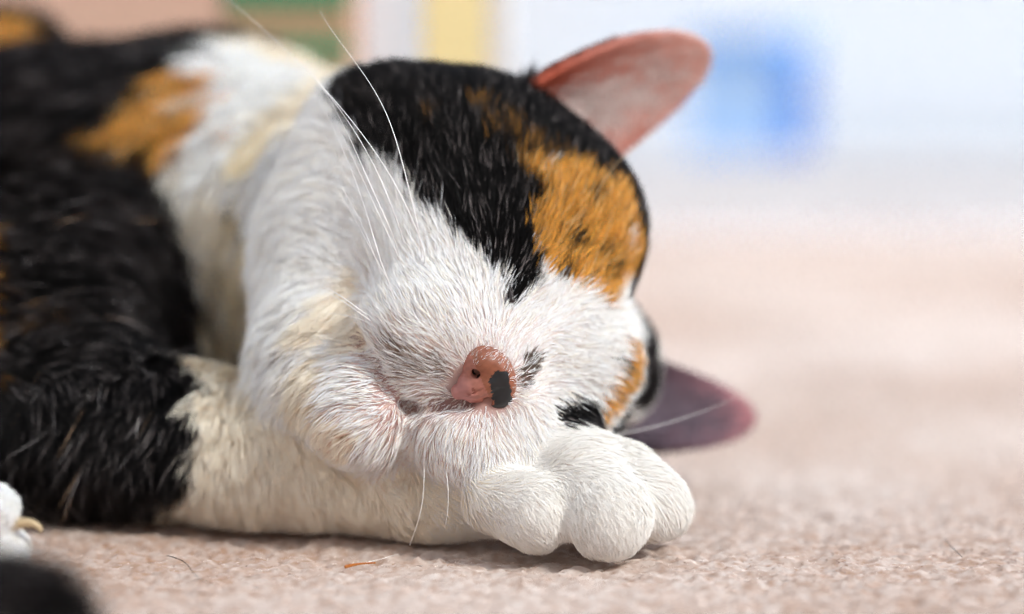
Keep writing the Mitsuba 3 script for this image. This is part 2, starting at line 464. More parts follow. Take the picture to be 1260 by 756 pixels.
# patches of the coat: group, colour, [(px, py, radius in cm), ...], raggedness
PATCHES = [
    ('head', BLACK, [(650, 290, 0.765, 8.6)], 0.05),          # the back of the head
    ('head', BLACK, [(478, 135, 1.35), (525, 175, 1.65), (565, 120, 1.7), (650, 120, 1.5), (600, 230, 1.4), (620, 290, 0.95), (638, 350, 0.45), (505, 95, 1.3), (500, 222, 0.45), (530, 250, 0.55), (560, 275, 0.5), (582, 296, 0.5), (600, 314, 0.42), (616, 334, 0.36), (720, 150, 1.5), (590, 90, 1.2), (550, 245, 0.9), (455, 110, 1.2), (520, 120, 1.3), (470, 190, 0.7), (620, 180, 1.2), (690, 110, 1.3), (640, 90, 1.2), (735, 170, 1.2), (690, 185, 1.0), (655, 260, 0.5)], 0.18),
    ('head', BLACK, [(700, 165, 2.3), (760, 225, 1.5), (650, 110, 2.0), (800, 300, 1.6), (800, 355, 1.2), (790, 255, 1.3)], 0.1),
    ('head', BROWN, [(590, 150, 0.35), (625, 175, 0.5), (652, 205, 0.5), (690, 215, 0.5), (530, 165, 0.2)], 0.6),
    ('head', ORANGE, [(652, 225, 0.25), (685, 232, 0.5)], 0.4),
    ('head', ORANGE, [(712, 300, 1.55), (705, 250, 1.0), (740, 335, 1.0), (678, 320, 0.65), (760, 270, 0.9)], 0.25),
    ('head', BLACK, [(735, 195, 1.0), (770, 215, 0.7), (800, 285, 0.5), (805, 320, 0.55), (805, 350, 0.55), (805, 385, 0.6), (800, 410, 0.6), (785, 235, 0.8), (655, 130, 1.0), (685, 155, 1.0), (655, 82, 0.9), (700, 90, 0.9), (720, 130, 1.0)], 0.2),
    ('head', BLACK, [(795, 270, 0.8), (800, 300, 0.8), (800, 340, 0.8), (798, 380, 0.7), (798, 420, 0.7)], 0.15),
    ('head', ORANGE, [(762, 275, 0.55), (772, 300, 0.5), (775, 325, 0.5), (765, 345, 0.4), (755, 335, 0.5)], 0.3),
    ('head', BROWN, [(700, 312, 0.26), (730, 325, 0.22), (690, 345, 0.26), (745, 345, 0.24), (722, 258, 0.24), (765, 300, 0.18), (770, 338, 0.2), (742, 240, 0.22)], 0.6),
    ('head', BLACK, [(795, 450, 0.8), (700, 515, 0.6), (725, 522, 0.9), (760, 515, 0.9), (790, 490, 0.9), (750, 540, 0.8)], 0.25),
    ('head', ORANGE, [(772, 425, 0.45), (764, 450, 0.5), (752, 475, 0.45), (742, 492, 0.3)], 0.4),
    ('head', BROWN, [(755, 440, 0.2), (770, 462, 0.2)], 0.5),
    ('head', IVORY, [(425, 385, 0.7), (440, 420, 0.5), (400, 400, 0.6), (440, 350, 0.4), (380, 480, 1.0), (410, 540, 0.8)], 0.6),
    ('head', BLACK, [(640, 330, 0.5), (638, 348, 0.38), (632, 366, 0.24), (626, 374, 0.14)], 0.3),
    ('head', GREY, [(655, 447, 0.34), (645, 466, 0.30)], 0.4),
    ('head', MOTTLE, [(515, 450, 0.5), (495, 440, 0.4), (480, 430, 0.3), (540, 465, 0.3)], 1.2),
    ('trunk', WHITE, [(300, 80, 2.0), (350, 100, 2.2), (285, 160, 1.7), (330, 200, 2.2)], 0.25),
    ('trunk', IVORY, [(262, 240, 1.2), (270, 320, 1.1), (280, 390, 1.2), (320, 300, 2.0), (320, 400, 2)], 0.25),
    ('trunk', BLACK, [(60, 90, 3.0), (120, 80, 2.8), (190, 55, 1.8), (150, 120, 2.2), (235, 50, 1.0), (100, 150, 2.5), (180, 170, 1.3), (150, 40, 1.6), (205, 42, 1.5), (245, 45, 1.1), (262, 60, 0.8), (200, 85, 1.6), (190, 180, 1.2), (175, 215, 1.0)], 0.15),
    ('trunk', CREAM, [(295, 235, 0.7), (300, 330, 0.8), (330, 160, 0.8), (310, 270, 0.7), (335, 330, 0.8), (270, 300, 0.7), (265, 360, 0.8), (290, 400, 0.9)], 0.6),
    ('trunk', BROWN, [(301, 225, 0.18), (299, 245, 0.2), (300, 265, 0.18), (262, 330, 0.22), (268, 355, 0.25), (270, 380, 0.3), (290, 410, 0.4), (262, 300, 0.15), (245, 350, 0.15)], 0.5),
    ('trunk', ORANGE, [(215, 125, 0.9), (245, 95, 0.85), (185, 140, 0.7), (150, 150, 0.6), (255, 130, 0.8), (268, 95, 0.6), (225, 155, 0.6)], 0.35),
    ('trunk', ORANGE, [(236, 165, 0.3), (290, 110, 0.3), (305, 140, 0.25)], 0.5),
    ('trunk', ORANGE, [(30, 52, 1.6), (-20, 60, 2.0)], 0.4),
    ('trunk', BROWN, [(70, 205, 0.3), (90, 185, 0.3)], 0.7),
    ('trunk', ORANGE, [(-50, y, 0.42) for y in range(190, 480, 18)], 0.3),
    ('trunk', BROWN, [(15, 385, 0.25), (-5, 405, 0.3), (30, 395, 0.2), (-10, 460, 0.3)], 0.7),
    ('leg', BLACK, [(90, 480, 2.0), (150, 450, 1.8), (215, 440, 0.9), (60, 540, 2.2), (30, 620, 2), (100, 560, 2.0), (190, 520, 1.4), (195, 470, 1.2), (205, 560, 0.9), (90, 620, 1.2), (165, 580, 1.3), (85, 645, 1.2)], 0.15),
]
SETOUT = {}
for g, col, pts, rag in PATCHES:
    SETOUT[(g, col, len(SETOUT))] = ([(hit(*q[:2]) if len(q) == 3 else P(*q[:3]), q[-1] * cm) for q in pts], rag)


def coat(p, group, seed=0):
    """The coat's colour number at the points p (n x 3) of one body group."""
    out = np.full(len(p), -1)
    jag = (meshkit.fbm(p * 160.0, 3, 11) - 0.5) * 2.2
    for (g, col, _), (pts, rag) in SETOUT.items():
        if g != group:
            continue
        d = np.min([np.linalg.norm(p - c, axis=1) / r - 1 for c, r in pts], axis=0)
        rr = np.mean([r for c, r in pts])
        out[d + rag * jag < 0] = col
    return out


def coat_all(p, names, jitter=None):
    out = np.array([DEFAULT[n] for n in names])
    for g in ('head', 'trunk', 'leg'):
        m = np.array([GROUP[n] == g for n in names])
        if m.any():
            c = coat(p[m] if jitter is None else p[m] + jitter[m], g)
            out[m] = np.where(c >= 0, c, out[m])
    return out


NOSE = P(600, 472, 0.5872)
ci = coat_all(np.array(body.vertices), VNAME)
light = np.isin(ci, [WHITE, IVORY, WARM])[:, None]
vc = TONES[ci] * np.where(light & (VNAME == 'head')[:, None], np.array([0.76, 0.64, 0.60]), np.where(light, 0.92, 0.8))
# bare skin around the nose, the lips and inside the ears
dn = np.linalg.norm(body.vertices - NOSE, axis=1)
w = np.clip(1.35 - dn / 0.0115, 0, 1)[:, None] * (VNAME == 'head')[:, None]
vc = vc * (1 - w) + np.array([0.38, 0.17, 0.13]) * w
from scipy.spatial import cKDTree
LIPTREE = cKDTree(LIPS)
dl = LIPTREE.query(body.vertices)[0]
w = np.clip(1.5 - dl / 0.004, 0, 0.9)[:, None] * (VNAME == 'head')[:, None]
vc = vc * (1 - w) + np.array([0.26, 0.135, 0.12]) * w
LIP = hit(482, 508)
w = np.clip(1.2 - np.linalg.norm(body.vertices - LIP, axis=1) / 0.012, 0, 0.8)[:, None] * (VNAME == 'head')[:, None]
vc = vc * (1 - w) + TONES[SKIN] * w
ear_face = np.zeros(len(body.vertices))
for base, (A, B, C, L), half in EARS:
    q = body.vertices - base
    a = q @ A / L
    m = (VNAME == 'ear') & (np.linalg.norm(q, axis=1) < L * 1.3)
    inner = m & (((VN @ C) > -0.1) | (a > 0.8))
    t = np.clip(a, 0, 1)[:, None]
    n1 = meshkit.fbm(body.vertices * 120.0, 3, 9)[:, None]
    if half > 0.02:
        pink = np.array([0.36, 0.085, 0.052]) * (1 - t) + np.array([0.60, 0.31, 0.26]) * t
        back = np.array([0.03, 0.02, 0.018]) * (1 - t ** 2) + np.array([0.36, 0.15, 0.12]) * t ** 2
    else:
        t3 = t ** 3
        pink = (np.array([0.012, 0.010, 0.012]) * (1 - t) + np.array([0.16, 0.105, 0.135]) * t) * (1 - t3) + np.array([0.46, 0.19, 0.20]) * t3
        back = pink * 0.6
    vc = np.where(inner[:, None], pink * (0.8 + 0.4 * n1), vc)
    vc = np.where((m & ~inner)[:, None], back, vc)
    ear_face[inner] = 1

scene['m_body'] = {'type': 'twosided', 'b': {'type': 'diffuse', 'reflectance': {'type': 'mesh_attribute', 'name': 'vertex_color'}}}
tag('cat', 'sleeping calico cat lying on the carpet with its head on its white paw', 'cat')


def submesh(mask_f):
    f = body.faces[mask_f]
    u, inv = np.unique(f, return_inverse=True)
    path = meshkit.write_ply((body.vertices[u], inv.reshape(-1, 3)), False, None, np.clip(vc[u], 0, 1), normals=VN[u])
    return {'type': 'ply', 'filename': path, 'face_normals': False, 'bsdf': {'type': 'ref', 'id': 'm_body'}}


FNAME = VNAME[body.faces[:, 0]]
fc = body.triangles_center
is_ear = [np.zeros(len(fc), bool) for _ in EARS]
for k, (base, (A, B, C, L), half) in enumerate(EARS):
    q = fc - base
    is_ear[k] = (FNAME == 'ear') & (np.linalg.norm(q, axis=1) < L * 1.3) & (q @ A > -0.002)
scene['cat__body'] = submesh(~(is_ear[0] | is_ear[1]))
for k, key in enumerate(('cat__ear', 'cat__ear_001')):
    scene[key] = submesh(is_ear[k])
tag('cat__ear', 'upright reddish pink ear with a dark base')
tag('cat__ear_001', 'dark ear folded against the carpet with a pink tip')

# ------------------------------------------------------------------ fur
# guides: group, px, py, direction (right, down, towards the camera), length mm, lift 0..1
GUIDES = [
    ('head', 590, 432, (-.3, -1, .1), 2.5, .25), ('head', 640, 430, (.5, -.8, .1), 2.5, .25), ('head', 620, 520, (.3, 1, .1), 3, .3), ('head', 655, 470, (1, -.2, 0), 2.5, .25),
    ('head', 665, 380, (.8, -.6, 0), 4, .3), ('head', 560, 470, (-.7, -.6, .1), 4, .35), ('head', 560, 420, (-.5, -.85, .1), 6, .35), ('head', 520, 440, (-.75, -.6, .1), 6, .38),
    ('head', 520, 370, (-.45, -.9, .1), 9, .35), ('head', 480, 400, (-.7, -.7, .1), 8, .4), ('head', 570, 330, (-.3, -1, .1), 9, .35), ('head', 490, 320, (-.5, -.9, .1), 10, .35),
    ('head', 610, 340, (.1, -1, .2), 8, .4), ('head', 640, 345, (.5, -.85, .2), 7, .45), ('head', 560, 260, (-.12, -1, .1), 11, .35), ('head', 600, 240, (.0, -1, .1), 11, .35),
    ('head', 500, 200, (-.25, -1, .1), 12, .3), ('head', 450, 130, (-.5, -.9, 0), 12, .3), ('head', 540, 130, (-.1, -1, 0), 12, .3), ('head', 620, 130, (.2, -1, 0), 12, .3),
    ('head', 690, 250, (.4, -.9, 0), 11, .35), ('head', 720, 310, (.5, -.8, 0), 11, .3), ('head', 760, 330, (.7, -.5, 0), 10, .3), ('head', 730, 400, (1, 0, 0), 9, .3),
    ('head', 690, 430, (.9, .2, 0), 6, .3), ('head', 760, 450, (.9, .4, 0), 10, .35), ('head', 720, 510, (.7, .7, 0), 10, .35), ('head', 660, 540, (.5, .9, 0), 8, .3), ('head', 690, 180, (.4, -.9, 0), 10, .35),
    ('head', 430, 300, (-.5, -.3, .1), 12, .3), ('head', 360, 300, (-.7, .7, 0), 14, .35), ('head', 340, 380, (-.6, .8, 0), 14, .4), ('head', 400, 380, (-.6, .6, .1), 13, .35), ('head', 390, 220, (-.6, .1, 0), 14, .3),
    ('head', 370, 450, (-.5, .85, 0), 13, .4), ('head', 430, 430, (-.85, -.2, .1), 9, .4), ('head', 420, 480, (-.9, .3, .1), 8, .4), ('head', 450, 500, (-.9, .2, .15), 6, .4), ('head', 440, 550, (-.5, .9, .1), 7, .4),
    ('head', 485, 510, (-.6, .5, .3), 3.5, .5), ('head', 480, 560, (-.2, 1, .2), 6, .4), ('head', 530, 520, (-.4, .9, .2), 6, .35), ('head', 560, 550, (-.08, 1, .15), 7, .35), ('head', 600, 560, (.2, 1, .1), 7, .35), ('head', 540, 580, (0, 1, .1), 7, .35),
    ('head', 590, 510, (0, 1, .1), 3, .3),
    ('trunk', 300, 100, (-.2, 1, 0), 18, .25), ('trunk', 370, 90, (-.6, .5, 0), 18, .25), ('trunk', 280, 220, (-.2, 1, .1), 22, .2), ('trunk', 270, 340, (-.05, 1, .1), 22, .2), ('trunk', 310, 380, (-.1, 1, .1), 20, .2),
    ('trunk', 200, 120, (-.7, .7, 0), 20, .25), ('trunk', 80, 100, (-1, .3, 0), 20, .25), ('trunk', 0, 100, (-1, .2, 0), 20, .3), ('trunk', 120, 230, (.85, .5, .2), 24, .25), ('trunk', 60, 220, (.8, .6, .2), 24, .25),
    ('trunk', 190, 300, (.6, .8, .2), 22, .25), ('trunk', 60, 310, (1, .15, .2), 24, .3), ('trunk', 120, 380, (.6, .7, .3), 22, .3), ('trunk', 40, 420, (1, -.1, .2), 22, .3), ('trunk', 180, 420, (.5, .85, .2), 20, .3),
    ('trunk', 100, 480, (.3, .9, .3), 20, .3), ('trunk', 30, 520, (.1, 1, .2), 20, .3),
    ('leg', 110, 560, (-.5, .85, .2), 20, .3), ('leg', 60, 620, (-.5, .85, .2), 20, .3), ('leg', 190, 560, (-.3, .95, .2), 18, .3), ('leg', 160, 630, (-.7, .6, .1), 18, .3), ('leg', 240, 480, (.1, 1, .1), 12, .25),
    ('leg', 230, 620, (-.7, .6, .1), 16, .3), ('leg', 300, 500, (.2, 1, .1), 11, .3), ('leg', 290, 570, (.1, 1, .15), 11, .35), ('leg', 350, 580, (.3, .95, .15), 10, .35), ('leg', 300, 640, (-.4, .9, .1), 11, .3),
    ('leg', 420, 610, (.5, .85, .15), 9, .35), ('leg', 380, 640, (.2, 1, .1), 10, .4), ('leg', 480, 620, (.6, .8, .1), 8, .35), ('leg', 560, 610, (.9, .3, .1), 6, .25), ('leg', 560, 650, (.5, .85, .1), 7, .4),
    ('leg', 640, 580, (.9, .1, .1), 5, .22), ('leg', 700, 550, (.9, -.1, .1), 5, .22), ('leg', 650, 640, (.6, .8, .2), 4, .25), ('leg', 740, 600, (.6, .7, .2), 4.5, .22), ('leg', 750, 660, (.2, 1, .1), 4, .25),
    ('leg', 790, 560, (.9, .3, 0), 6, .3), ('leg', 820, 620, (.6, .8, 0), 4.5, .22), ('leg', 690, 670, (.2, 1, .1), 5, .3),
    ('hind', 10, 630, (1, .1, .2), 4, .2), ('hind', 20, 675, (1, .2, .2), 4, .2), ('tail', 30, 730, (1, 0, .1), 12, .35),
]
GP = np.array([hit(g[1], g[2]) for g in GUIDES])
GD = np.array([idir(*g[3]) for g in GUIDES])
GG = np.array([g[0] for g in GUIDES])
GL = np.array([g[4] for g in GUIDES]) * 0.001
GLIFT = np.array([g[5] for g in GUIDES])


def comb(p, group):
    m = GG == group
    d2 = ((p[:, None, :] - GP[m][None]) ** 2).sum(-1)
    w = 1 / (d2 + 1.5e-5) ** 1.5
    w /= w.sum(1, keepdims=True)
    return w @ GD[m], w @ GL[m], w @ GLIFT[m]


rng = np.random.default_rng(7)
FUR_RGB = {}


def ribbons(root, N, D, L, lift, width, col, bend=0.6, clump=0.45, clump_n=22, segs=3, seed=0, wave=0.9, wave_scale=260.0):
    """Hairs as tapering ribbons: (vertices, faces, normals, colours)."""
    r = np.random.default_rng(seed)
    n = len(root)
    Dt = D - (D * N).sum(1, keepdims=True) * N
    Dt = nrm(Dt + 1e-6)
    side = np.cross(N, Dt)
    ang = r.normal(0, 0.16, n) + (meshkit.noise(root * wave_scale, 5) - 0.5) * wave
    Dt = nrm(Dt * np.cos(ang)[:, None] + side * np.sin(ang)[:, None])
    lf = np.clip(lift * (0.65 + 0.7 * r.random(n)), 0.04, 0.95)[:, None]
    t0 = nrm(Dt * np.sqrt(1 - lf ** 2) + N * lf)
    s = np.linspace(0, 1, segs + 1)
    L = (L * (0.7 + 0.5 * r.random(n)))[:, None]
    pts = []
    curl = (r.normal(0, 0.10, (n, 1)) * side)
    for q in s:
        pts.append(root + L * (q * t0 + q * q * (-N * lf * 0.45 * bend + curl)))
    pts = np.stack(pts, 1)
    if clump > 0 and n > 100:
        from scipy.spatial import cKDTree
        seeds = r.choice(n, max(n // clump_n, 4), replace=False)
        _, near = cKDTree(root[seeds]).query(root)
        c = seeds[near]
        wgt = clump * (0.4 + 0.8 * r.random(n))
        for k, q in enumerate(s):
            pts[:, k] += (pts[c, k] - pts[:, k]) * (wgt * q ** 1.3)[:, None]
    pts[..., 2] = np.maximum(pts[..., 2], np.minimum(root[:, 2:3], 0.0004 + 0.0006 * r.random((n, 1))))
    tang = nrm(np.gradient(pts, axis=1))
    roll = r.uniform(-0.9, 0.9, n)
    Wd = nrm(np.cross(tang[:, 0], N))
    Wd = Wd * np.cos(roll)[:, None] + np.cross(tang[:, 0], Wd) * np.sin(roll)[:, None]
    taper = np.array([1.0, 0.95, 0.72, 0.0]) if segs == 3 else (1 - s ** 2)
    rib_n = nrm(np.cross(Wd, tang[:, 0]))
    rib_n *= np.sign((rib_n * N).sum(1, keepdims=True) + 1e-9)
    sh = nrm(0.3 * N + 0.7 * rib_n)
    V, C, NN = [], [], []
    for k in range(segs):
        o = Wd * (width * taper[k] / 2)[:, None]
        V += [pts[:, k] - o, pts[:, k] + o]
    V.append(pts[:, segs])
    m = 2 * segs + 1
    V = np.stack(V, 1).reshape(-1, 3)
    C = np.repeat(col, m, axis=0)
    NN = np.repeat(sh, m, axis=0)
    tri = []
    for k in range(segs - 1):
        tri += [[2 * k, 2 * k + 1, 2 * k + 3], [2 * k, 2 * k + 3, 2 * k + 2]]
    tri.append([2 * segs - 2, 2 * segs - 1, 2 * segs])
    F = (np.array(tri)[None] + (np.arange(n) * m)[:, None, None]).reshape(-1, 3)
    return V, F, NN, C


def tones(idx, r, region):
    """One colour per hair from the coat's colour number."""
    n = len(idx)
    c = TONES[idx].copy()
    g = r.normal(0, 1, (n, 1))
    k = r.random(n)
    w = idx == WHITE
    c[w] *= 1 + 0.05 * g[w]
    yellow = w & (k < 0.25)
    c[yellow] = c[yellow] * np.array([1.0, 0.95, 0.85])
    o = idx == ORANGE
    c[o] *= 1 + 0.28 * np.clip(g[o], -2, 2)
    c[o & (k < 0.12)] = [0.72, 0.48, 0.22]
    c[o & (k > 0.90)] = TONES[BROWN]
    b = idx == BLACK
    c[b] *= 1 + 0.4 * np.clip(g[b], -1.5, 3)
    gb = b & (k < (0.07 if region == 'head' else 0.08))
    c[gb] = np.array([0.20, 0.175, 0.17]) * (0.4 + r.random((gb.sum(), 1)))
    br = idx == BROWN
    c[br] = np.where((k[br] < 0.16)[:, None], TONES[ORANGE] * 0.55, np.where((k[br] < 0.68)[:, None], TONES[BLACK] * 2.5, TONES[BROWN] * 0.7))
    gr = idx == GREY
    mo = idx == MOTTLE
    c[mo] = np.where((k[mo] < 0.6)[:, None], TONES[WHITE], np.array([0.30, 0.21, 0.16]))
    c[gr & (k < 0.35)] = TONES[WHITE]
    return np.clip(c, 0.002, 0.93)


def fbsdf(name, rough, spec):
    scene[name] = {'type': 'twosided', 'b': {'type': 'principled', 'base_color': {'type': 'mesh_attribute', 'name': 'vertex_color'}, 'roughness': rough, 'specular': spec}}


fbsdf('m_fur', 0.45, 0.05)
#            density/mm2, width mm, length scale, clump, per clump
FURSET = dict(head=(4.0, 0.22, 1.0, 0.5, 12), ear=(0, 0, 0, 0, 0), neck=(1.6, 0.34, 1.0, 0.6, 30), torso=(0.72, 0.46, 1.0, 0.5, 25), shoulder=(1.7, 0.32, 1.0, 0.5, 22), foreleg=(4.0, 0.24, 1.0, 0.6, 30),
              paw=(5.2, 0.19, 1.0, 0.3, 14), haunch=(0.5, 0.5, 1.0, 0.4, 20), hind_paw=(3.5, 0.24, 1.0, 0.3, 14), tail=(1.0, 0.35, 1.0, 0.3, 20))
FA = body.area_faces
FN = body.face_normals
to_eye = nrm(EYE - fc)
facing = (FN * to_eye).sum(1)
rel = fc - EYE
dep = rel @ FWD
sx, sy = 630 + FPX * (rel @ RGT) / dep, 378 - FPX * (rel @ UPV) / dep
inview = (sx > -160) & (sx < 1420) & (sy > -130) & (sy < 886)
keep = np.where(inview & (facing > -0.35), 1.0, np.where(inview, 0.35, 0.12))     # thinner on the far side
total = 0
if FUR:
    for ri, region in enumerate(FURSET):
        dens, wid, ls, cl, cn = FURSET[region]
        fm = FNAME == region
        if not fm.any() or dens == 0:
            continue
        wt = np.where(fm, FA * keep, 0)
        n = int(wt.sum() * 1e6 * dens)
        r = np.random.default_rng(100 + ri)
        pick = np.searchsorted(np.cumsum(wt), r.random(n) * wt.sum())
        pick = np.minimum(pick, len(wt) - 1)
        u, v = r.random((2, n, 1))
        fl = (u + v) > 1
        u, v = np.where(fl, 1 - u, u), np.where(fl, 1 - v, v)
        t = body.vertices[body.faces[pick]]
        root = t[:, 0] + u * (t[:, 1] - t[:, 0]) + v * (t[:, 2] - t[:, 0])
        N = VN[body.faces[pick]]
        N = nrm(N[:, 0] + u * (N[:, 1] - N[:, 0]) + v * (N[:, 2] - N[:, 0]))
        ok = np.ones(n, bool)
        q = root - NOSE
        qr, qu, qf = q @ HR, q @ HU, q @ HF
        half_w = np.interp(qu, [-0.0113, -0.0105, -0.007, 0.001, 0.0045, 0.0075], [0.0, 0.0025, 0.0052, 0.0094, 0.0080, 0.0])
        ok &= (np.abs(qr) > half_w * (1 + 0.12 * r.normal(0, 1, n))) | (qf < -0.014)
        ok &= ~((np.linalg.norm(root - LIP, axis=1) < 0.007) & (r.random(n) < 0.3))
        ok &= root[:, 2] > 0.0008
        root, N = root[ok], N[ok]
        D, L, lift = comb(root, GROUP[region])
        if region == 'head':       # short and sparse along the lips
            dl = LIPTREE.query(root)[0]
            ok = (dl > 0.0011) | (r.random(len(root)) < 0.4)
            root, N, D, L, lift, dl = root[ok], N[ok], D[ok], L[ok], lift[ok], dl[ok]
            L = L * np.clip(0.4 + dl / 0.010, 0.4, 1.0)
        ci = coat_all(root, [region] * len(root), r.normal(0, 0.0006, (len(root), 3)))
        if region in ('foreleg', 'paw'):      # the leg's ivory gives way to white over the wrist
            at = np.clip((root[:, 0] + 0.045) / 0.055, 0, 1) + r.normal(0, 0.18, len(root))
            ci = np.where(np.isin(ci, [IVORY, WARM]), np.where(at > 0.5, WARM, IVORY), ci)
        col = tones(ci, r, region)
        under = np.isin(ci, [WHITE, CREAM, IVORY, WARM]) & (r.random(len(root)) < dict(head=0.32, paw=0.08, hind_paw=0.08).get(region, 0.2))
        col[under] = col[under] * np.array([0.80, 0.72, 0.68])       # the darker undercoat
        L = np.where(under, L * 0.6, L)
        if region == 'head':                                         # pinker towards the lips
            pinker = under & (np.linalg.norm(root - LIP, axis=1) < 0.026)
            col[pinker] = col[pinker] * np.array([0.95, 0.80, 0.76])
        if region == 'paw':
            L = L * 0.8
        w = wid * 0.001 * (0.75 + 0.5 * r.random(len(root)))
        if region == 'head':       # short fine hair near the nose
            near = np.clip(np.linalg.norm(root - NOSE, axis=1) / 0.03, 0, 1)
            w *= 0.65 + 0.35 * near
        V, F, NN, C = ribbons(root, N, D, L * ls, lift, w, col, clump=cl, clump_n=cn, seed=200 + ri, wave=1.5 if region == 'foreleg' else 0.9, wave_scale=190.0 if region == 'foreleg' else 260.0)
        total += len(F)
        path = meshkit.write_ply((V, F), False, None, C, normals=NN)
        scene[f'cat__{region}_fur'] = {'type': 'ply', 'filename': path, 'face_normals': False, 'bsdf': {'type': 'ref', 'id': 'm_fur'}}
        tag(f'cat__{region}_fur', dict(head='white face fur with black and orange patches', neck='cream white neck fur', torso='black fur of the back with an orange patch', shoulder='long black fur of the shoulder', foreleg='ivory fur of the foreleg, black at the elbow', paw='short white fur of the paw', hind_paw='white fur of the hind foot', tail='black fur of the tail').get(region), kind='stuff')
    print('fur triangles', total)


if FUR:
    # long pale guard hairs over the black shoulder and upper leg
    r = np.random.default_rng(5)
    spots = np.array([(r.uniform(-20, 245), r.uniform(190, 650)) for _ in range(420)])
    spots = spots[(spots[:, 0] < 225 - 0.25 * np.maximum(spots[:, 1] - 430, 0))]
    roots = np.array([hit(*p) for p in spots])
    nrms = VN[cKDTree(body.vertices).query(roots)[1]]
    D, L, lift = comb(roots, 'trunk')
    D2, L2, lift2 = comb(roots, 'leg')
    low = (spots[:, 1] > 450)[:, None]
    D = np.where(low, D2, D) + r.normal(0, 0.25, D.shape)
    tone = np.array([0.55, 0.51, 0.50]) * r.uniform(0.25, 1.6, (len(roots), 1))
    tone[r.random(len(roots)) < 0.12] *= np.array([1.2, 0.85, 0.55])
    V, F, NN, C = ribbons(roots, nrms, D, r.uniform(0.010, 0.024, len(roots)), np.full(len(roots), 0.42), r.uniform(0.00012, 0.00026, len(roots)), tone, clump=0, segs=5, seed=9)
    scene['cat__guard_hair'] = {'type': 'ply', 'filename': meshkit.write_ply((V, F), False, None, C, normals=NN), 'face_normals': False, 'bsdf': {'type': 'ref', 'id': 'm_fur'}}
    tag('cat__guard_hair', 'pale grey guard hairs over the black shoulder', kind='stuff')
    # pale hair inside the upright ear, dark short hair on both ears' backs
    for k, (base, (A, B, C3, Lr), half) in enumerate(EARS):
        fidx = np.flatnonzero(is_ear[k])
        wts = FA[fidx]
        n = int(wts.sum() * 1e6 * 3.0)
        pick = fidx[np.searchsorted(np.cumsum(wts), r.random(n) * wts.sum()).clip(0, len(fidx) - 1)]
        uv = r.dirichlet([1, 1, 1], n)
        root = (body.vertices[body.faces[pick]] * uv[..., None]).sum(1)
        Nn = nrm((VN[body.faces[pick]] * uv[..., None]).sum(1))
        a, b = (root - base) @ A / Lr, (root - base) @ B / half
        inn = (Nn @ C3) > 0.1
        dense = np.exp(-((b - 0.15) / 0.45) ** 2) * np.clip(1.1 - a, 0, 1) * (0.4 + 1.2 * meshkit.noise(root * 150.0, 8))
        ok = np.where(inn, r.random(n) < 0.75 * dense, a < 0.45)
        root, Nn, a, b, inn = root[ok], Nn[ok], a[ok], b[ok], inn[ok]
        D = A[None] * 1.0 + B[None] * r.normal(-0.15, 0.15, (len(root), 1))
        Lh = np.where(inn, r.uniform(0.006, 0.014, len(root)) * (1.1 - 0.7 * np.clip(a, 0, 1)), 0.0035)
        pale = np.array([0.76, 0.62, 0.58]) if k == 0 else np.array([0.17, 0.13, 0.16])
        colr = np.where(inn[:, None], pale * r.uniform(0.7, 1.2, (len(root), 1)), vc[cKDTree(body.vertices).query(root)[1]])
        V, F, NN, C = ribbons(root, Nn, D, Lh, np.full(len(root), 0.25), np.full(len(root), 0.0002), np.clip(colr, 0.005, 0.9), clump=0.3, seed=20 + k)
        key = 'cat__ear__fur' if k == 0 else 'cat__ear_001__fur'
        scene[key] = {'type': 'ply', 'filename': meshkit.write_ply((V, F), False, None, C, normals=NN), 'face_normals': False, 'bsdf': {'type': 'ref', 'id': 'm_fur'}}
        tag(key, kind='stuff')

# ------------------------------------------------------------------ nose
NU = nrm(HU * math.cos(0.13) + HR * math.sin(0.13))
NR = nrm(np.cross(HF, NU))


def local(r, u, f):
    return NOSE + cm * (r * NR + u * NU + f * HF)


nx = [np.arange(c - 0.0135, c + 0.0135, 0.00036) for c in NOSE]
NG = Grid(*nx)
AX = np.stack([NR, NU, HF])
for prm in (f_ell(local(0, 0.10, -0.30), np.array([1.02, 0.74, 0.50]) * cm, AX), f_ell(local(0, 0.40, -0.06), np.array([0.66, 0.40, 0.34]) * cm, AX),
            f_ell(local(0.56, 0.16, -0.05), np.array([0.34, 0.40, 0.32]) * cm, AX), f_ell(local(-0.56, 0.16, -0.05), np.array([0.34, 0.40, 0.32]) * cm, AX),
            f_cone(local(0, 0.10, -0.02), local(0, -0.45, -0.04), 0.34 * cm, 0.34 * cm), f_cone(local(0.46, -0.28, -0.16), local(-0.46, -0.28, -0.16), 0.20 * cm, 0.20 * cm),
            f_cone(local(0.26, -0.58, -0.20), local(-0.26, -0.58, -0.20), 0.20 * cm, 0.20 * cm),
            f_cone(local(0, -0.4, -0.10), local(0, -0.86, -0.24), 0.34 * cm, 0.24 * cm)):
    NG.add(*prm, 0.0013)
for sgn in (1, -1):
    NG.cut(*f_cone(local(0.50 * sgn, -0.24, 0.30), local(0.36 * sgn, -0.06, -0.45), 0.14 * cm, 0.12 * cm), 0.0006)
    NG.cut(*f_cone(local(0.54 * sgn, -0.30, 0.20), local(0.95 * sgn, -0.30, -0.10), 0.08 * cm, 0.07 * cm), 0.0006)
    for t0, t1 in zip(np.linspace(-0.4, 1.0, 6)[:-1], np.linspace(-0.4, 1.0, 6)[1:]):      # the crease around each wing
        e = lambda t: local(sgn * (0.50 - 0.30 * math.cos(t * 1.4)), 0.16 + 0.34 * math.sin(t * 1.4), 0.30)
        NG.cut(*f_cone(e(t0), e(t1), 0.025 * cm, 0.025 * cm), 0.0008)
NG.cut(*f_cone(local(0, -0.20, 0.31), local(0, -1.2, 0.0), 0.03 * cm, 0.05 * cm), 0.0009)
nose = NG.mesh()
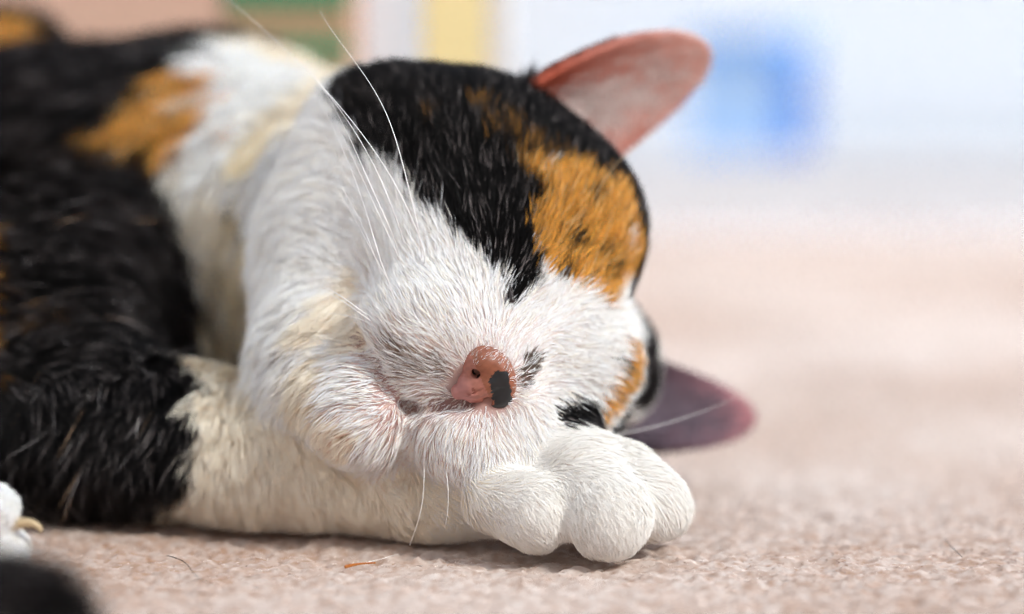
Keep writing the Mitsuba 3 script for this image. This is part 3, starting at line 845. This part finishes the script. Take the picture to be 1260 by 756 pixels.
nose = trimesh.Trimesh(smoothed(np.array(nose.vertices), np.array(nose.faces), [0.5, -0.53] * 2), nose.faces, process=False)
q = (np.array(nose.vertices) - NOSE) / cm
lr, lu, lf = q @ NR, q @ NU, q @ HF
jag = (meshkit.fbm(nose.vertices * 900.0, 3, 4) - 0.5)
tq = np.clip((0.05 - lr) / 0.9, 0, 1)
dblack = np.hypot(lr - (0.05 - 0.9 * tq), lu - (0.36 - 0.22 * tq)) - 0.29 + 0.26 * jag
nc = np.where((lu > -0.1)[:, None], [0.27, 0.090, 0.048], [0.36, 0.135, 0.098]) * (1 + 0.7 * jag[:, None])
pl = np.clip((-0.35 - lu) / 0.4, 0, 1)[:, None]
nc = nc * (1 - pl) + np.array([0.44, 0.19, 0.175]) * pl
nc = np.where((dblack < 0)[:, None], [0.018, 0.017, 0.018], nc)
for sgn in (1, -1):
    dnz = np.hypot(lr - 0.45 * sgn, lu + 0.12)
    nc = np.where(((dnz < 0.16) & (lf < 0.12))[:, None], [0.02, 0.008, 0.006], nc)
nc = np.where((np.hypot(lr - 0.10, lu + 0.42) < 0.06)[:, None], [0.20, 0.06, 0.04], nc)
scene['m_nose'] = {'type': 'twosided', 'b': {'type': 'principled', 'base_color': {'type': 'mesh_attribute', 'name': 'vertex_color'}, 'roughness': 0.42, 'specular': 0.4}}
scene['cat__nose'] = mikit.ply(nose, 'm_nose', smooth=True, color=np.clip(nc, 0.005, 0.9))
tag('cat__nose', 'pink nose with a black patch on one side')

if FUR:     # fine fuzz along the upper edge of the nose
    r = np.random.default_rng(31)
    nn = np.array(nose.vertex_normals)
    edge = ((lr / 0.98) ** 2 + ((lu - 0.12) / 0.66) ** 2) + 0.5 * jag
    cand = np.flatnonzero((edge > 0.62) & (lf > -0.45) & (lu > -0.15))
    cand = r.choice(cand, min(420, len(cand)), replace=False)
    colr = np.where((r.random(len(cand)) < 0.7)[:, None], TONES[WHITE], np.array([0.35, 0.2, 0.15]))
    D = np.outer(np.sign(lr[cand]) * 0.5, HR) + HU[None] * 0.9
    V, F, NN, C = ribbons(np.array(nose.vertices)[cand], nn[cand], D, np.full(len(cand), 0.0014), np.full(len(cand), 0.4), np.full(len(cand), 0.00013), colr, clump=0, seed=33)
    V[:, 2] += 0
    scene['cat__nose__fuzz'] = {'type': 'ply', 'filename': meshkit.write_ply((V, F), False, None, C, normals=NN), 'face_normals': False, 'bsdf': {'type': 'ref', 'id': 'm_fur'}}
    tag('cat__nose__fuzz', kind='stuff')

# ------------------------------------------------------------------ whiskers, long hairs, claw
mat('m_whisker', (0.90, 0.89, 0.88), 0.35, 0.5)
mat('m_tan_hair', (0.55, 0.36, 0.17), 0.4, 0.5)


def tube(pts, r0, r1, sides=6, n=28, power=1.0):
    pts = np.asarray(pts, float)
    from scipy.interpolate import CubicSpline
    t = np.concatenate([[0], np.cumsum(np.linalg.norm(np.diff(pts, axis=0), axis=1))])
    c = CubicSpline(t, pts)(np.linspace(0, t[-1], n)) if len(pts) > 2 else pts[0] + np.linspace(0, 1, n)[:, None] * (pts[1] - pts[0])
    tg = nrm(np.gradient(c, axis=0))
    a = nrm(np.cross(tg, [0.3, 0.9, 0.2]))
    b = np.cross(tg, a)
    rr = r0 + (r1 - r0) * np.linspace(0, 1, n) ** power
    ph = np.arange(sides) * 2 * np.pi / sides
    v = c[:, None] + rr[:, None, None] * (np.cos(ph)[None, :, None] * a[:, None] + np.sin(ph)[None, :, None] * b[:, None])
    v = np.vstack([v.reshape(-1, 3), c[:1] - tg[:1] * r0, c[-1:] + tg[-1:] * r1])
    i = np.arange(n * sides).reshape(n, sides)
    j = np.roll(i, -1, 1)
    f = np.vstack([np.stack([i[:-1], j[:-1], j[1:]], -1).reshape(-1, 3), np.stack([i[:-1], j[1:], i[1:]], -1).reshape(-1, 3)])
    f = np.vstack([f, [[n * sides, j[0, k], i[0, k]] for k in range(sides)], [[n * sides + 1, i[-1, k], j[-1, k]] for k in range(sides)]])
    return trimesh.Trimesh(v, f, process=False)


# root on the skin, then points (px, py, distance)
WHISKERS = [
    ((518, 318), [(510, 262, 0.5815), (497, 208, 0.5820), (474, 137, 0.5850), (441, 82, 0.5910), (394, 14, 0.6030)], 0.1880),
    ((522, 325), [(507, 270, 0.5820), (482, 220, 0.5830), (455, 178, 0.5860), (424, 138, 0.5910), (344, 54, 0.6080), (276, -4, 0.6280)], 0.1580),
    ((497, 298), [(480, 250, 0.5840), (464, 212, 0.5850), (446, 178, 0.5880), (402, 114, 0.5940), (360, 72, 0.6000)], 0.1880),
    ((490, 318), [(467, 253, 0.5840), (450, 215, 0.5860), (433, 176, 0.5900), (404, 120, 0.5940), (372, 70, 0.6000)], 0.1680),
    ((488, 368), [(467, 317, 0.5850), (453, 270, 0.5880), (438, 225, 0.5910), (420, 180, 0.5940), (396, 130, 0.5980)], 0.1580),
    ((470, 345), [(455, 300, 0.5880), (440, 266, 0.5910), (426, 240, 0.5940), (412, 215, 0.5970)], 0.1280),
    ((503, 345), [(478, 290, 0.5850), (455, 240, 0.5870), (432, 190, 0.5920), (412, 150, 0.5960)], 0.1280),
    ((486, 360), [(466, 325, 0.5860), (442, 280, 0.5900), (418, 238, 0.5940)], 0.1180),
    ((458, 392), [(438, 378, 0.5900), (415, 362, 0.5930), (392, 350, 0.5960), (346, 338, 0.6010)], 0.1580),
    ((464, 400), [(446, 388, 0.5900), (426, 374, 0.5920), (400, 358, 0.5950), (374, 346, 0.5980)], 0.1580),
    ((480, 412), [(460, 400, 0.5900), (436, 391, 0.5920), (408, 386, 0.5950)], 0.1480),
    ((522, 582), [(521, 605, 0.5850), (517, 632, 0.5840), (510, 655, 0.5850), (504, 672, 0.5860)], 0.0980),
    ((548, 580), [(551, 600, 0.5850), (551, 625, 0.5840), (547, 650, 0.5850)], 0.0980),
    ((690, 535), [(722, 540, 0.6280), (765, 534, 0.6280), (810, 524, 0.6280), (858, 509, 0.6280), (905, 490, 0.6280)], 0.2280),
    ((700, 530), [(722, 534, 0.6200), (745, 526, 0.6200), (770, 519, 0.6200), (795, 511, 0.6200)], 0.1280),
]
if FUR:
    for k, (root, path, r0) in enumerate(WHISKERS):
        h0 = hit(*root)
        key = 'cat__whisker' + ('' if k == 0 else f'_{k:03d}')
        scene[key] = mikit.ply(tube([h0 - 0.0005 * FWD * -1] + [P(*p) for p in path], r0 * 0.00125, 0.04 * 0.001, power=1.3), 'm_whisker', smooth=True)
    for k, path in enumerate(([(712, 292, .610), (728, 250, .613), (750, 212, .619), (778, 184, .628), (806, 160, .638)],)):
        scene['cat__brow_hair'] = mikit.ply(tube([P(*p) for p in path], 0.00013, 0.00004), 'm_tan_hair', smooth=True)
        tag('cat__brow_hair', 'long tan hair over the brow')

# the closed eye: a dark seam from the inner corner into the black fur
mat('m_seam', (0.02, 0.012, 0.010), 0.3, 0.5)
seam = np.array([hit(*p) for p in ((630, 372), (625, 352), (614, 326), (602, 300), (594, 274))]) - FWD * 0.0004
scene['cat__eyelid'] = mikit.ply(tube(seam, 0.0011, 0.0006, sides=8, n=24), 'm_seam', smooth=True)
tag('cat__eyelid', 'dark seam of the closed eye')

# claw of the hind foot
mat('m_claw', (0.50, 0.37, 0.21), 0.35, 0.5)
claw = tube([P(6, 650, .5560), P(22, 645, .5555), P(36, 644, .5555), P(45, 647, .5555), P(50, 654, .5555)], 0.0017, 0.0006, sides=10, n=16, power=2.2)
scene['cat__claw'] = mikit.ply(claw, 'm_claw', smooth=True)
tag('cat__claw', 'curved horn coloured claw')

# loose ends of the pile where the carpet is nearest
if FUR:
    r = np.random.default_rng(77)
    n = 26000
    root = np.stack([r.uniform(-0.17, 0.20, n), r.uniform(-0.085, 0.06, n), np.zeros(n)], 1)
    root[:, 2] = carpet_height(root[:, 0], root[:, 1]) - 0.0003
    ang = r.uniform(0, 2 * np.pi, n)
    D = np.stack([np.cos(ang), np.sin(ang), 0 * ang], 1)
    k = r.random((n, 1))
    colr = np.array([0.36, 0.21, 0.14]) * (1 - k) + np.array([0.74, 0.66, 0.61]) * k
    V, F, NN, C = ribbons(root, np.tile([0, 0, 1.0], (n, 1)), D, r.uniform(0.0012, 0.0028, n), np.full(n, 0.55), r.uniform(0.00018, 0.00034, n), colr, bend=1.6, clump=0.3, clump_n=8, seed=78)
    scene['floor__pile'] = {'type': 'ply', 'filename': meshkit.write_ply((V, F), False, None, C, normals=NN), 'face_normals': False, 'bsdf': {'type': 'ref', 'id': 'm_fur'}}
    tag('floor__pile', kind='stuff')

# ------------------------------------------------------------------ bits lying on the carpet
mat('m_fleck', (0.42, 0.14, 0.03), 0.6)
mat('m_dark_hair', (0.05, 0.035, 0.03), 0.5)


def ground(px, py, z=0.0006):
    d = P(px, py, 1.0) - EYE
    return EYE + d * ((z - EYE[2]) / d[2])


scene['straw_fleck'] = mikit.ply(tube([ground(425, 698), ground(445, 694), ground(462, 693)], 0.0005, 0.0002, n=10), 'm_fleck', smooth=True)
tag('straw_fleck', 'tiny orange brown fleck of straw lying on the carpet before the leg', 'straw')
scene['loose_hair'] = mikit.ply(tube([ground(205, 684), ground(228, 693), ground(240, 708), ground(258, 718)], 0.00012, 0.00006, n=16), 'm_dark_hair', smooth=True)
tag('loose_hair', 'thin dark loose hair curved on the carpet below the black fur', 'hair')
scene['loose_hair_001'] = mikit.ply(tube([ground(1163, 664), ground(1172, 674), ground(1184, 686)], 0.00014, 0.00008, n=12), 'm_dark_hair', smooth=True)
tag('loose_hair_001', 'short dark loose hair on bare carpet at the right', 'hair')
scene['loose_hair_002'] = mikit.ply(tube([ground(445, 694), ground(470, 688), ground(490, 682)], 0.00012, 0.00006, n=12), 'm_whisker', smooth=True)
tag('loose_hair_002', 'pale loose hair beside the orange straw fleck', 'hair')
